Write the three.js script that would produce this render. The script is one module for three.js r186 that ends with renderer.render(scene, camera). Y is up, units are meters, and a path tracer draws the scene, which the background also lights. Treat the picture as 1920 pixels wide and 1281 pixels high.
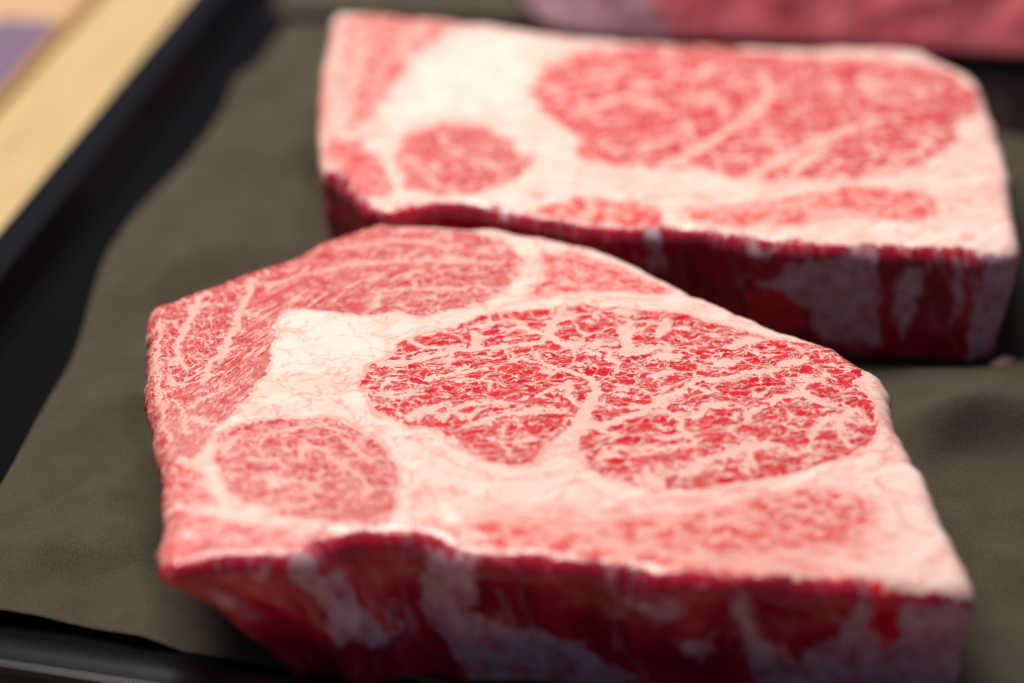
import * as THREE from 'three';
import { RoundedBoxGeometry } from 'three/addons/geometries/RoundedBoxGeometry.js';
import { RectAreaLightUniformsLib } from 'three/addons/lights/RectAreaLightUniformsLib.js';

// ---------------------------------------------------------------- camera, light, exposure
const scene = new THREE.Scene();
const PITCH = 32 * Math.PI / 180, DIST = 0.82;
const camera = new THREE.PerspectiveCamera(16, 1024 / 683, 0.05, 20);
camera.position.set(0, DIST * Math.sin(PITCH), DIST * Math.cos(PITCH));
camera.lookAt(0, 0, 0);
camera.focus = 0.72;
camera.userData.fStop = 3.3;
scene.add(camera);
const renderer = new THREE.WebGLRenderer({ antialias: true });
renderer.toneMapping = THREE.LinearToneMapping;
renderer.toneMappingExposure = 1.0;
renderer.shadowMap.enabled = true;
RectAreaLightUniformsLib.init();
scene.background = new THREE.Color().setRGB(0.098, 0.092, 0.148);      // the dim, cool room
const lampAt = new THREE.Vector3(-0.26, 1.10, -0.36), lampAim = new THREE.Vector3(0, 0, 0.02), lampSize = 0.6;
const key = new THREE.RectAreaLight(new THREE.Color().setRGB(1, 0.94, 0.86), 18.2, lampSize, lampSize);
key.position.copy(lampAt); key.lookAt(lampAim); key.castShadow = true; scene.add(key);

// ---------------------------------------------------------------- helpers
let seed = 12345;
const rnd = () => { seed = (seed + 0x6D2B79F5) | 0; let t = Math.imul(seed ^ (seed >>> 15), 1 | seed); t = (t + Math.imul(t ^ (t >>> 7), 61 | t)) ^ t; return ((t ^ (t >>> 14)) >>> 0) / 4294967296; };
const perm = new Uint8Array(512); { const p = [...Array(256).keys()]; for (let i = 255; i > 0; i--) { const j = Math.floor(rnd() * (i + 1)); [p[i], p[j]] = [p[j], p[i]]; } for (let i = 0; i < 512; i++) perm[i] = p[i & 255]; }
const GX = new Float32Array(256), GY = new Float32Array(256), RA = new Float32Array(256), RB = new Float32Array(256);
for (let i = 0; i < 256; i++) { const a = rnd() * 6.2832; GX[i] = Math.cos(a); GY[i] = Math.sin(a); RA[i] = rnd(); RB[i] = rnd(); }
function noise(x, y) {                                                   // gradient noise, about -1 .. 1
  const X = Math.floor(x), Y = Math.floor(y), fx = x - X, fy = y - Y, xi = X & 255, yi = Y & 255;
  const u = fx * fx * fx * (fx * (fx * 6 - 15) + 10), v = fy * fy * fy * (fy * (fy * 6 - 15) + 10);
  const a = perm[perm[xi] + yi], b = perm[perm[xi + 1] + yi], c = perm[perm[xi] + yi + 1], d = perm[perm[xi + 1] + yi + 1];
  const n0 = GX[a] * fx + GY[a] * fy, n1 = GX[b] * (fx - 1) + GY[b] * fy, n2 = GX[c] * fx + GY[c] * (fy - 1), n3 = GX[d] * (fx - 1) + GY[d] * (fy - 1);
  return 1.5 * (n0 + u * (n1 - n0) + v * (n2 + u * (n3 - n2) - n0 - u * (n1 - n0)));
}
const fbm = (x, y, o = 3) => { let s = 0, a = 0.5; for (let i = 0; i < o; i++) { s += a * noise(x, y); x = x * 2.03 + 7.1; y = y * 2.03 + 3.7; a *= 0.5; } return s; };
let F1 = 0, F2 = 0;
function cells(x, y) {                                                   // distances to the nearest two cell points; returns the border distance
  const X = Math.floor(x), Y = Math.floor(y); F1 = 9; F2 = 9;
  for (let j = -1; j <= 1; j++) for (let i = -1; i <= 1; i++) {
    const h = perm[perm[(X + i) & 255] + ((Y + j) & 255)], dx = X + i + RA[h] - x, dy = Y + j + RB[h] - y, d = dx * dx + dy * dy;
    if (d < F1) { F2 = F1; F1 = d; } else if (d < F2) F2 = d;
  }
  return Math.sqrt(F2) - Math.sqrt(F1);
}
const clamp = (x, a = 0, b = 1) => x < a ? a : x > b ? b : x;
const smooth = (a, b, x) => { const t = clamp((x - a) / (b - a)); return t * t * (3 - 2 * t); };
const lerp = (a, b, t) => a + (b - a) * t;
const mix3 = (a, b, t) => [lerp(a[0], b[0], t), lerp(a[1], b[1], t), lerp(a[2], b[2], t)];
const toByte = (x) => 255 * (x <= 0.0031308 ? 12.92 * x : 1.055 * Math.pow(x, 1 / 2.4) - 0.055);
function dataTexture(w, h, bytes, srgb) {
  const t = new THREE.DataTexture(bytes, w, h, THREE.RGBAFormat, THREE.UnsignedByteType);
  t.magFilter = THREE.LinearFilter; t.minFilter = THREE.LinearMipmapLinearFilter; t.generateMipmaps = true;
  if (srgb) t.colorSpace = THREE.SRGBColorSpace;
  t.needsUpdate = true; return t;
}
function paint(w, h, f) {                                                // f(x, y) -> [linear colour, height]
  const c = new Uint8Array(w * h * 4), b = new Uint8Array(w * h * 4);
  for (let y = 0, k = 0; y < h; y++) for (let x = 0; x < w; x++, k += 4) {
    const [q, e] = f(x, y), v = 255 * clamp(e);
    c[k] = toByte(clamp(q[0])); c[k + 1] = toByte(clamp(q[1])); c[k + 2] = toByte(clamp(q[2])); c[k + 3] = 255;
    b[k] = b[k + 1] = b[k + 2] = v; b[k + 3] = 255;
  }
  return [dataTexture(w, h, c, true), dataTexture(w, h, b, false)];
}
const names = {};
const numbered = (n) => { const k = names[n] = (names[n] ?? -1) + 1; return k ? `${n}_${String(k).padStart(3, '0')}` : n; };
function mesh(name, geometry, material, parent = scene) {
  const m = new THREE.Mesh(geometry, material);
  m.name = parent === scene ? numbered(name) : name; m.castShadow = m.receiveShadow = true; parent.add(m); return m;
}
function thing(name, label, category, x = 0, y = 0, z = 0, turn = 0, group) {
  const g = new THREE.Group(); g.name = numbered(name); g.position.set(x, y, z); g.rotation.y = turn;
  g.userData = { label, category }; if (group) g.userData.group = group; scene.add(g); return g;
}
// a field of signed distances (mm, inside negative) looked up bilinearly
class Field {
  constructor(x0, y0, x1, y1, step, f) {
    this.x0 = x0; this.y0 = y0; this.s = step; this.w = Math.ceil((x1 - x0) / step) + 2; this.h = Math.ceil((y1 - y0) / step) + 2;
    this.a = new Float32Array(this.w * this.h);
    for (let j = 0; j < this.h; j++) for (let i = 0; i < this.w; i++) this.a[j * this.w + i] = f(x0 + i * step, y0 + j * step);
  }
  at(x, y) {
    const u = clamp((x - this.x0) / this.s, 0, this.w - 1.001), v = clamp((y - this.y0) / this.s, 0, this.h - 1.001), i = Math.floor(u), j = Math.floor(v), k = j * this.w + i, a = this.a;
    return lerp(lerp(a[k], a[k + 1], u - i), lerp(a[k + this.w], a[k + this.w + 1], u - i), v - j);
  }
}
function polyDist(P, x, y) {
  let d = 1e9, inside = false;
  for (let i = 0, j = P.length - 1; i < P.length; j = i++) {
    const [ax, ay] = P[j], [bx, by] = P[i], ex = bx - ax, ey = by - ay, t = clamp(((x - ax) * ex + (y - ay) * ey) / (ex * ex + ey * ey || 1));
    d = Math.min(d, (x - ax - t * ex) ** 2 + (y - ay - t * ey) ** 2);
    if ((ay > y) !== (by > y) && x < ex * (y - ay) / ey + ax) inside = !inside;
  }
  return inside ? -Math.sqrt(d) : Math.sqrt(d);
}
function strokeDist(S, x, y) {                                           // distance to the nearest tapered stroke, minus its half width
  let m = 1e9;
  for (const s of S) for (let i = 1; i < s.length; i++) {
    const [ax, ay, ar] = s[i - 1], [bx, by, br] = s[i], ex = bx - ax, ey = by - ay, t = clamp(((x - ax) * ex + (y - ay) * ey) / (ex * ex + ey * ey || 1));
    m = Math.min(m, Math.hypot(x - ax - t * ex, y - ay - t * ey) - lerp(ar, br, t));
  }
  return m;
}

// ---------------------------------------------------------------- traced measures, in mm about each steak's own base
const MEASURES = {"front":{"pos":[0.0093,0.1069],"h":0.045,"outline":[[-121.8,-54.7],[-114.0,-61.4],[-107.6,-66.6],[-100.2,-72.5],[-92.3,-78.2],[-84.3,-84.3],[-77.9,-90.1],[-71.5,-97.0],[-64.9,-101.6],[-58.2,-106.2],[-52.7,-108.7],[-44.3,-108.0],[-33.8,-107.7],[-23.3,-106.2],[-11.0,-104.1],[-0.6,-100.6],[8.0,-97.0],[16.5,-92.9],[24.9,-87.4],[31.5,-81.6],[39.5,-72.5],[47.5,-65.0],[55.3,-57.9],[63.0,-50.6],[70.7,-45.5],[78.3,-39.7],[85.9,-35.1],[91.5,-27.5],[96.4,-22.2],[100.6,-18.0],[102.2,-9.9],[101.4,-1.4],[102.2,11.1],[103.6,23.2],[105.6,34.9],[107.1,45.1],[108.3,56.2],[109.6,67.0],[110.9,76.4],[111.8,83.7],[110.6,88.2],[104.0,89.1],[93.2,87.8],[79.4,87.3],[65.6,86.4],[51.9,84.6],[38.0,85.1],[24.1,83.3],[10.3,79.1],[-3.7,76.8],[-17.7,75.5],[-24.8,73.1],[-32.0,67.5],[-40.6,65.8],[-49.2,66.3],[-57.5,69.9],[-64.2,75.5],[-74.0,76.4],[-83.8,75.9],[-92.1,77.8],[-99.5,80.1],[-102.5,75.5],[-103.9,67.0],[-103.8,57.4],[-105.5,45.1],[-106.7,34.9],[-109.5,25.8],[-112.7,11.1],[-115.3,0.0],[-117.9,-11.4],[-118.7,-23.0],[-119.8,-35.1]],"regions":[["eye_muscle",[[-54.0,-10.8],[-52.0,-18.6],[-47.1,-21.9],[-44.7,-25.4],[-43.4,-32.6],[-36.8,-37.5],[-27.2,-41.2],[-19.1,-47.4],[-9.3,-50.6],[2.2,-52.8],[13.8,-53.7],[26.9,-51.8],[38.3,-49.9],[47.9,-45.8],[57.4,-41.8],[68.3,-36.6],[77.7,-33.5],[87.0,-30.5],[92.9,-26.0],[95.4,-19.5],[93.8,-13.7],[90.8,-10.8],[94.0,-6.2],[96.0,1.4],[95.5,11.1],[92.2,20.5],[85.0,27.6],[75.5,32.3],[66.1,37.5],[55.5,40.5],[45.0,43.1],[33.2,43.8],[26.0,42.1],[18.8,38.8],[12.3,33.6],[10.2,27.6],[8.1,19.2],[5.9,15.1],[1.3,21.8],[-2.1,26.6],[-2.6,31.8],[-9.3,32.6],[-16.0,30.3],[-25.9,22.4],[-29.8,15.1],[-36.7,12.7],[-44.5,8.9],[-49.3,4.5],[-52.2,-3.4]]],["cap_muscle",[[-125.8,-56.3],[-114.2,-63.4],[-99.9,-78.2],[-84.7,-89.4],[-71.8,-101.3],[-58.2,-107.7],[-44.1,-102.7],[-23.2,-101.3],[-11.0,-92.9],[-5.0,-79.9],[-8.5,-68.3],[-14.3,-58.5],[-22.5,-53.1],[-30.6,-49.9],[-37.1,-46.8],[-45.4,-49.9],[-51.8,-46.8],[-61.8,-49.3],[-70.0,-50.6],[-77.5,-51.2],[-80.9,-46.8],[-81.2,-35.1],[-81.3,-20.1],[-82.8,-11.9],[-85.8,-3.9],[-89.0,5.0],[-92.6,11.9],[-95.3,21.3],[-98.5,30.3],[-101.3,27.6],[-103.1,31.3],[-110.5,32.3],[-120.7,-11.4]]],["shoulder_muscle",[[-0.4,-87.4],[11.2,-87.4],[23.0,-80.6],[34.3,-69.9],[41.4,-61.4],[30.5,-60.1],[19.0,-61.7],[7.3,-60.1],[-2.7,-56.9],[-5.3,-59.5],[-0.1,-69.9]]],["round_muscle",[[-93.4,27.6],[-93.1,19.2],[-90.3,13.8],[-84.1,11.1],[-75.2,8.3],[-64.5,7.8],[-56.7,9.7],[-50.3,16.5],[-44.6,24.5],[-41.2,33.6],[-40.2,45.1],[-41.2,58.6],[-46.6,61.3],[-55.3,59.8],[-64.0,58.6],[-71.4,56.2],[-80.5,51.3],[-86.9,45.1],[-90.6,37.5]]],["corner_muscle",[[-106.4,81.0],[-106.3,53.8],[-100.9,50.6],[-90.0,56.9],[-79.7,59.8],[-66.6,62.2],[-55.1,62.2],[-43.7,62.2],[-32.3,58.6],[-24.9,69.4],[-37.4,76.4],[-73.6,81.0],[-98.9,85.5]]],["edge_muscle",[[-109.8,31.8],[-101.1,29.2],[-95.2,36.2],[-90.6,48.8],[-93.4,52.5],[-100.2,50.1],[-107.2,52.0]]],["belly_muscle",[[15.2,58.6],[32.6,56.2],[47.3,52.5],[59.4,46.3],[72.8,43.8],[85.7,46.3],[89.3,52.5],[86.7,62.2],[81.5,69.4],[72.6,72.9],[59.9,72.9],[45.7,74.1],[31.7,72.9],[21.9,69.4],[13.6,64.6]]],["front_muscle",[[-27.2,60.3],[-17.9,58.6],[-3.5,59.4],[7.9,63.2],[19.1,70.3],[38.6,75.5],[52.4,78.7],[73.2,81.0],[87.0,82.1],[86.3,87.8],[37.9,86.6],[17.2,83.3],[-3.7,78.7],[-20.5,76.4]]]],"veins":[[[-2.8,56.2,4.33],[1.1,37.5,3.25],[5.0,24.5,2.25],[9.8,11.1,1.83],[15.3,-4.2,1.71],[14.0,-11.9,1.18],[6.5,-16.6,0.87],[-0.6,-20.1,0.55]],[[9.7,14.3,1.52],[21.3,10.2,1.38],[35.7,-2.2,1.16],[45.6,-10.8,0.78]],[[-48.1,-20.1,1.43],[-43.4,-20.1,2.06],[-38.7,-21.3,0.95],[-25.3,-28.4,0.96],[-18.9,-28.4,0.96],[-9.3,-29.6,1.04],[-0.4,-32.6,1.29],[2.4,-40.6,1.46],[5.5,-49.9,0.82]],[[-20.0,-30.5,1.28],[-20.9,-38.1,1.13]],[[2.3,-35.1,1.61],[6.4,-30.5,0.96],[14.8,-32.0,0.48]],[[23.5,-48.7,0.82],[26.0,-49.3,1.8],[28.5,-49.9,0.66]],[[25.1,-39.7,1.78],[25.4,-32.0,2.25],[26.2,-26.6,1.6]],[[23.6,-25.4,1.6],[28.3,-26.6,2.08],[34.7,-28.4,1.28]],[[32.9,-24.2,0.8],[36.9,-23.6,1.91],[40.9,-24.2,0.96]],[[35.1,-35.1,0.81],[37.1,-39.7,1.46],[38.4,-45.5,0.82]],[[3.7,-43.7,0.81],[7.0,-45.5,1.14],[12.0,-47.4,0.49]],[[55.6,-29.0,0.8],[60.5,-32.6,1.93],[66.5,-35.1,0.65]],[[51.0,-20.1,1.27],[54.5,-20.7,1.9],[58.2,-21.9,0.79]],[[70.8,-20.1,1.43],[74.9,-21.3,2.06],[78.5,-23.0,1.11]],[[50.3,-10.8,0.63],[60.0,-14.5,1.1],[68.9,-17.2,1.26]],[[45.6,-11.4,0.78],[49.1,-11.9,1.57],[52.0,-12.5,0.63]],[[30.8,-12.5,0.63],[34.1,-13.4,1.42],[37.3,-14.8,0.63]],[[42.2,-7.1,0.62],[48.3,-5.1,0.78],[51.5,-5.6,0.47]],[[65.9,2.2,1.24],[68.6,-2.2,1.4],[74.8,-4.5,1.56],[79.0,-0.6,1.39],[82.6,2.2,1.08]],[[74.8,-5.1,1.09],[77.7,-10.8,0.78],[85.1,-13.7,0.63]],[[90.2,3.4,0.77],[85.9,7.8,1.99],[80.8,11.1,0.92]],[[85.9,8.3,1.38],[84.0,17.0,0.76],[85.5,23.2,0.6]],[[85.9,8.3,1.07],[91.2,11.1,0.61]],[[81.8,8.9,0.92],[77.4,14.3,0.76],[75.1,21.8,0.45]],[[37.3,36.7,1.63],[46.0,29.2,1.49],[55.3,25.0,1.95],[64.1,22.4,1.51]],[[42.8,8.3,0.77],[47.8,2.8,1.39],[52.6,0.6,0.77]],[[57.9,11.1,0.76],[60.7,5.6,1.23],[63.2,2.8,0.62]],[[27.8,34.9,0.89],[30.5,40.0,1.92],[31.8,43.8,1.17]],[[14.6,29.7,0.45],[20.8,24.5,0.75],[26.8,23.4,0.45]],[[23.6,28.4,0.6],[35.9,23.2,0.9],[42.0,21.8,0.45]],[[-49.7,-4.2,0.78],[-43.4,-2.2,0.93],[-34.2,-4.2,0.47]],[[-30.7,8.3,0.61],[-21.6,2.8,0.93],[-12.4,0.0,0.62]],[[-23.0,13.8,0.61],[-13.9,8.3,1.07],[-3.1,4.2,0.92],[6.1,2.8,0.46]],[[-39.9,8.3,0.77],[-33.9,5.6,0.77],[-29.3,2.8,0.46]],[[-3.2,19.2,1.06],[-9.3,21.8,0.6],[-15.3,20.5,0.38]],[[-45.4,-11.4,1.26],[-47.5,-7.1,0.78]],[[-31.3,-12.8,0.79],[-23.5,-14.8,1.1],[-17.2,-17.2,0.47]],[[-90.7,-69.9,1.17],[-92.5,-53.7,1.07],[-94.8,-35.1,0.81],[-95.7,-20.1,0.4]],[[-105.9,-60.1,0.83],[-108.4,-44.3,1.14],[-109.8,-32.0,0.8],[-109.2,-20.1,0.4]],[[-95.8,-29.0,0.8],[-98.9,-20.1,1.27],[-100.3,-11.4,0.39]],[[-101.9,2.8,0.62],[-97.2,-4.2,0.62],[-92.2,-8.5,0.39]],[[-106.8,0.0,0.46],[-103.5,8.3,0.61],[-101.5,16.5,0.46]],[[-117.3,-47.4,0.49],[-115.1,-23.0,0.64],[-111.5,0.0,0.46],[-106.1,19.2,0.6]],[[-94.8,11.1,0.76],[-101.2,8.3,0.46]],[[-52.1,-52.1,1.15],[-50.5,-60.1,0.66]],[[-52.5,-61.7,0.5],[-36.0,-64.0,0.67],[-19.3,-65.0,0.5]],[[-76.7,-73.2,0.42],[-56.8,-79.9,0.59],[-36.5,-81.6,0.59],[-14.4,-79.9,0.68]],[[-64.2,-90.1,0.43],[-43.8,-95.3,0.52],[-26.4,-90.1,0.43]],[[-14.3,-60.1,0.66],[-5.1,-69.9,2.18],[-2.8,-81.6,2.04],[-5.0,-90.1,0.86]],[[-90.4,24.5,1.2],[-86.4,19.2,0.6]],[[-82.4,29.7,1.04],[-74.9,30.3,0.75],[-71.6,34.9,0.59]],[[-81.6,38.8,0.44],[-72.6,40.0,0.66],[-62.2,42.6,0.37]],[[-69.0,29.7,1.04],[-67.2,23.2,0.75],[-60.4,24.5,0.45]],[[-60.2,27.1,0.9],[-55.3,33.6,0.74],[-47.4,45.1,0.59]],[[-81.9,19.2,0.6],[-73.2,14.3,0.68],[-64.2,12.4,0.61],[-56.4,15.1,0.46]],[[-57.7,19.2,0.6],[-49.7,27.1,0.6]],[[-53.2,45.1,0.59],[-55.7,52.5,0.44]],[[-78.9,52.5,0.73],[-70.2,53.0,0.87],[-63.1,50.1,0.44]]],"pinks":[[[-40.4,34.9,0.52],[-40.2,47.6,0.51],[-41.7,58.6,0.43]],[[-94.1,17.8,0.38],[-84.2,10.2,0.38],[-70.7,7.2,0.46],[-56.7,9.1,0.46],[-48.7,17.0,0.45],[-42.1,29.7,0.45]],[[-54.2,-7.1,0.55],[-50.9,4.2,0.54],[-44.4,11.1,0.53],[-33.5,17.0,0.45]],[[5.4,45.1,0.51],[0.9,52.5,0.51],[-2.1,62.2,0.57]],[[101.1,8.3,0.38],[95.9,24.5,0.45],[85.6,34.9,0.44],[67.0,43.8,0.51],[51.9,48.8,0.44]],[[95.9,29.7,0.37],[84.9,41.3,0.44],[69.4,48.8,0.44]],[[94.9,8.3,0.46],[91.4,24.5,0.45],[79.8,33.6,0.45]],[[94.7,42.6,0.44],[95.9,57.4,0.65],[89.7,71.7,0.64],[74.7,79.8,0.56]],[[90.0,47.6,0.44],[92.7,59.8,0.5]],[[-81.5,-11.4,0.31],[-69.2,-15.7,0.39],[-58.8,-26.0,0.32]],[[-80.3,-35.1,0.32],[-72.7,-20.1,0.32],[-59.8,-17.2,0.24]],[[-52.1,-20.1,0.32],[-59.2,-5.6,0.39]],[[-71.4,-2.8,0.23],[-59.0,-3.4,0.31]],[[23.4,32.3,0.3],[8.5,37.5,0.37],[2.4,50.1,0.44]],[[-45.2,27.1,0.3],[-34.4,37.5,0.37],[-29.6,52.5,0.36]]],"pinkzone":[[-32.2,62.2],[-18.0,52.5],[3.8,52.5],[25.5,52.5],[55.1,45.1],[84.9,41.3],[92.2,52.5],[89.7,71.7],[74.3,83.3],[37.8,87.8],[-3.7,81.0],[-27.6,76.4]],"whites":[[-81.0,-44.3],[-68.3,-49.0],[-55.1,-47.4],[-48.0,-35.1],[-50.7,-23.0],[-59.8,-17.2],[-72.2,-13.7],[-80.6,-9.9],[-82.2,-20.1]],"side":[["fat",[[-68.2,-1.7],[-59.7,-1.7],[-54.1,8.5],[-48.5,18.7],[-40.1,28.9],[-51.3,32.3],[-59.7,27.2],[-63.2,15.3]]],["red",[[-61.1,-0.8],[-56.2,3.4],[-49.9,17.0],[-42.9,28.9],[-47.1,28.9],[-54.1,17.0]]],["fat",[[-31.7,3.4],[-24.7,1.7],[-19.1,5.1],[-17.7,13.6],[-23.3,17.0],[-27.5,22.1],[-33.1,22.1],[-35.2,13.6]]],["fat",[[-26.1,-5.1],[-21.9,-1.7],[-17.7,6.8],[-20.5,8.5],[-24.7,1.7]]],["fat",[[-34.5,20.4],[-23.3,18.7],[-9.3,22.1],[7.5,28.0],[24.3,37.4],[10.3,45.8],[-17.7,44.2],[-28.9,32.3]]],["fat",[[34.2,20.4],[42.6,17.0],[44.0,25.5],[38.4,27.2]]],["fat",[[20.1,10.2],[31.4,6.8],[37.0,11.9],[31.4,13.6],[24.3,13.6]]],["fat",[[48.2,8.5],[52.4,5.1],[58.0,20.4],[66.4,27.2],[76.2,18.7],[79.0,6.8],[122.5,3.4],[122.5,56.0],[52.4,56.0],[56.6,32.3]]],["red",[[82.5,0.0],[93.0,0.0],[93.3,17.0],[88.8,19.0],[83.9,15.3]]],["fat",[[-97.6,10.2],[-92.0,8.5],[-87.8,13.6],[-93.4,15.3]]],["fat",[[-76.6,1.7],[-72.4,0.8],[-73.8,6.8],[-78.0,8.5]]],["fat",[[-65.4,20.4],[-59.7,18.7],[-59.7,27.2],[-63.9,28.9]]]]},"back":{"pos":[0.054,-0.0617],"h":0.045,"outline":[[-121.9,-105.3],[-107.5,-104.8],[-86.8,-101.4],[-66.2,-97.0],[-45.9,-89.7],[-25.7,-84.4],[-5.7,-80.2],[14.2,-77.3],[34.1,-75.4],[54.0,-74.5],[74.1,-75.0],[93.8,-73.1],[101.2,-68.5],[107.9,-60.6],[114.3,-51.1],[117.0,-37.9],[117.0,-20.7],[117.0,-4.1],[116.7,12.0],[114.3,35.2],[111.9,57.3],[110.1,77.1],[106.9,80.5],[96.4,81.9],[86.3,80.9],[72.8,79.5],[62.7,78.5],[49.0,77.8],[38.8,77.1],[28.7,75.0],[18.6,71.5],[8.4,68.7],[-1.9,66.6],[-12.3,68.0],[-21.0,66.3],[-33.1,63.8],[-47.0,59.1],[-57.5,55.2],[-68.1,50.8],[-77.0,49.3],[-85.7,53.0],[-96.2,55.2],[-101.6,52.3],[-106.5,43.4],[-111.6,33.3],[-117.5,25.7],[-119.9,16.0],[-121.6,0.0],[-122.9,-16.5],[-123.5,-37.9],[-124.1,-60.2],[-123.3,-78.7],[-122.8,-93.1]],"regions":[["eye_muscle",[[-47.2,-35.7],[-40.2,-55.6],[-28.2,-67.5],[-6.0,-73.1],[23.9,-72.2],[53.0,-63.8],[72.6,-62.5],[91.8,-57.9],[106.5,-51.1],[113.4,-33.5],[112.5,-20.7],[104.2,-11.5],[99.9,4.0],[88.3,19.9],[70.7,29.5],[54.0,33.3],[37.6,35.2],[21.7,31.4],[9.5,25.7],[-10.4,23.8],[-28.5,21.8],[-31.9,12.0],[-29.8,2.0],[-39.0,-8.2],[-44.5,-20.7]]],["back_muscle",[[-119.2,-95.5],[-107.4,-102.9],[-72.3,-94.0],[-84.0,-74.0],[-92.3,-55.6],[-99.6,-29.2],[-104.9,-12.3],[-111.1,-6.1],[-115.0,-24.9],[-116.2,-60.2]]],["round_muscle",[[-94.5,12.0],[-90.4,-3.3],[-78.4,-10.2],[-65.3,-8.2],[-54.0,4.0],[-48.5,19.9],[-50.4,31.4],[-59.4,39.7],[-73.5,44.9],[-89.7,41.2]]],["edge_muscle",[[-118.9,-2.0],[-105.7,7.2],[-97.2,23.8],[-92.8,43.4],[-103.7,46.4],[-111.9,27.6],[-119.0,16.0]]],["belly_muscle",[[0.6,53.7],[23.9,49.3],[42.3,42.7],[60.7,37.1],[78.4,39.0],[88.0,46.4],[84.5,58.1],[75.1,62.7],[58.2,58.1],[40.1,63.8],[19.1,65.2],[5.3,62.7]]],["front_muscle",[[-46.9,52.3],[-29.1,44.6],[-11.4,47.5],[-4.3,53.7],[-5.6,64.5],[-21.0,68.0],[-33.1,66.3],[-47.0,60.9]]]],"veins":[[[-5.1,27.6,1.27],[8.5,12.0,1.66],[20.8,-4.1,1.5],[33.1,-16.5,1.14],[38.4,-33.5,1.35],[38.0,-51.1,0.98]],[[25.2,33.3,1.08],[41.3,16.0,1.28],[57.7,0.0,1.3],[74.2,-12.3,0.94]],[[39.4,35.2,0.9],[44.2,23.8,1.45],[53.1,8.0,0.74]],[[-27.4,-20.7,0.95],[-15.7,-29.2,1.34],[-0.6,-24.9,0.76]],[[70.9,27.6,0.72],[85.8,12.0,0.92],[95.6,-4.1,0.75]],[[12.3,-46.7,0.97],[20.7,-55.6,0.98]],[[73.0,-33.5,0.77],[83.4,-24.9,0.95]],[[-13.5,12.0,1.1],[-2.1,4.0,1.11],[9.3,0.0,0.74]],[[-26.7,-46.7,0.97],[-10.8,-55.6,0.79]],[[23.0,16.0,1.65],[26.3,19.9,0.91]],[[-108.7,-88.3,1.22],[-110.7,-51.1,1.17],[-111.0,-20.7,0.95]],[[-86.6,-95.5,0.82],[-99.4,-60.2,0.79]],[[-78.2,0.0,1.3],[-72.3,16.0,0.92]],[[-64.9,19.9,1.82],[-57.6,23.8,0.91]],[[-90.6,16.0,0.73],[-83.0,27.6,1.27],[-79.0,39.0,0.72]],[[41.1,53.7,0.88],[51.5,55.5,1.23],[65.4,57.3,0.88]],[[12.8,55.5,0.53],[32.5,51.9,0.71],[52.7,44.6,0.53]]],"pinks":[[[40.0,65.2,0.87],[51.7,53.7,1.06],[57.5,64.5,0.87]],[[25.8,68.0,0.52],[47.8,57.3,0.7]],[[74.4,68.0,0.69],[95.5,66.3,0.7]]],"pinkzone":[[-119.4,-97.9],[-103.6,-24.9],[-98.7,0.0],[-112.6,16.0],[-130.3,-24.9]],"whites":[[-89.5,-60.2],[-66.1,-83.5],[-45.9,-83.5],[-46.2,-46.7],[-50.2,-16.5],[-69.2,-18.6],[-95.5,-12.3],[-99.3,-14.4]],"side":[["fat",[[-7.1,-5.7],[-2.8,-5.7],[-4.5,5.7],[-3.7,15.3],[-10.6,15.3],[-9.7,5.7]]],["fat",[[20.6,1.9],[31.0,1.0],[29.3,5.7],[20.6,6.7]]],["fat",[[25.8,15.3],[44.9,5.7],[64.0,0.0],[64.0,15.3],[67.5,38.3],[50.1,38.3],[39.7,23.0]]],["red",[[22.4,20.1],[34.5,17.2],[43.2,30.6],[32.8,34.5],[22.4,28.7]]],["fat",[[72.7,5.7],[78.7,5.7],[77.9,17.2],[74.4,34.5],[70.9,23.0]]],["fat",[[88.3,3.8],[91.8,3.8],[93.5,23.0],[90.0,30.6]]],["fat",[[96.1,0.0],[119.5,0.0],[119.5,53.6],[97.0,53.6]]],["fat",[[-116.5,-21.1],[-106.0,-17.2],[-100.8,0.0],[-109.5,0.0]]],["fat",[[-86.1,-9.6],[-81.8,-10.5],[-81.8,0.0],[-86.1,0.0]]],["fat",[[-71.3,-9.6],[-67.0,-8.6],[-67.9,-1.9],[-70.5,-3.8]]],["fat",[[-57.5,-7.7],[-53.1,-6.7],[-54.0,1.9],[-57.5,1.9]]]]}};

// ---------------------------------------------------------------- the setting: counter and what lies on it
const counterY = -0.002;
{
  const [map, bump] = paint(512, 512, (x, y) => {
    const n = fbm(x / 90, y / 14, 4), s = fbm(x / 40 + 9, y / 40, 3);
    return [mix3([0.50, 0.31, 0.17], [0.58, 0.36, 0.205], clamp(0.5 + n + s * 0.4)), 0.5 + n * 0.4];
  });
  for (const t of [map, bump]) { t.wrapS = t.wrapT = THREE.RepeatWrapping; t.repeat.set(3, 3); }
  const counter = mesh('counter', new THREE.BoxGeometry(1.5, 0.03, 1.5), new THREE.MeshStandardMaterial({ map, bumpMap: bump, bumpScale: 0.0002, roughness: 0.55 }));
  counter.position.set(0, counterY - 0.015 - 0.004, 0); counter.userData.kind = 'structure';
}
const TRAY = { x: -0.2298, z: 0.1664, turn: -12.6 * Math.PI / 180, w: 0.56, d: 0.62, rim: 0.014, flange: 0.0125 };
const cT = Math.cos(TRAY.turn), sT = Math.sin(TRAY.turn);
const toTray = (x, z) => { const dx = x - TRAY.x, dz = z - TRAY.z; return [dx * cT - dz * sT, -(dx * sT + dz * cT)]; };   // along the front rim, back from it
const fromTray = (s, d) => [TRAY.x + s * cT - d * sT, TRAY.z - s * sT - d * cT];

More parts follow.
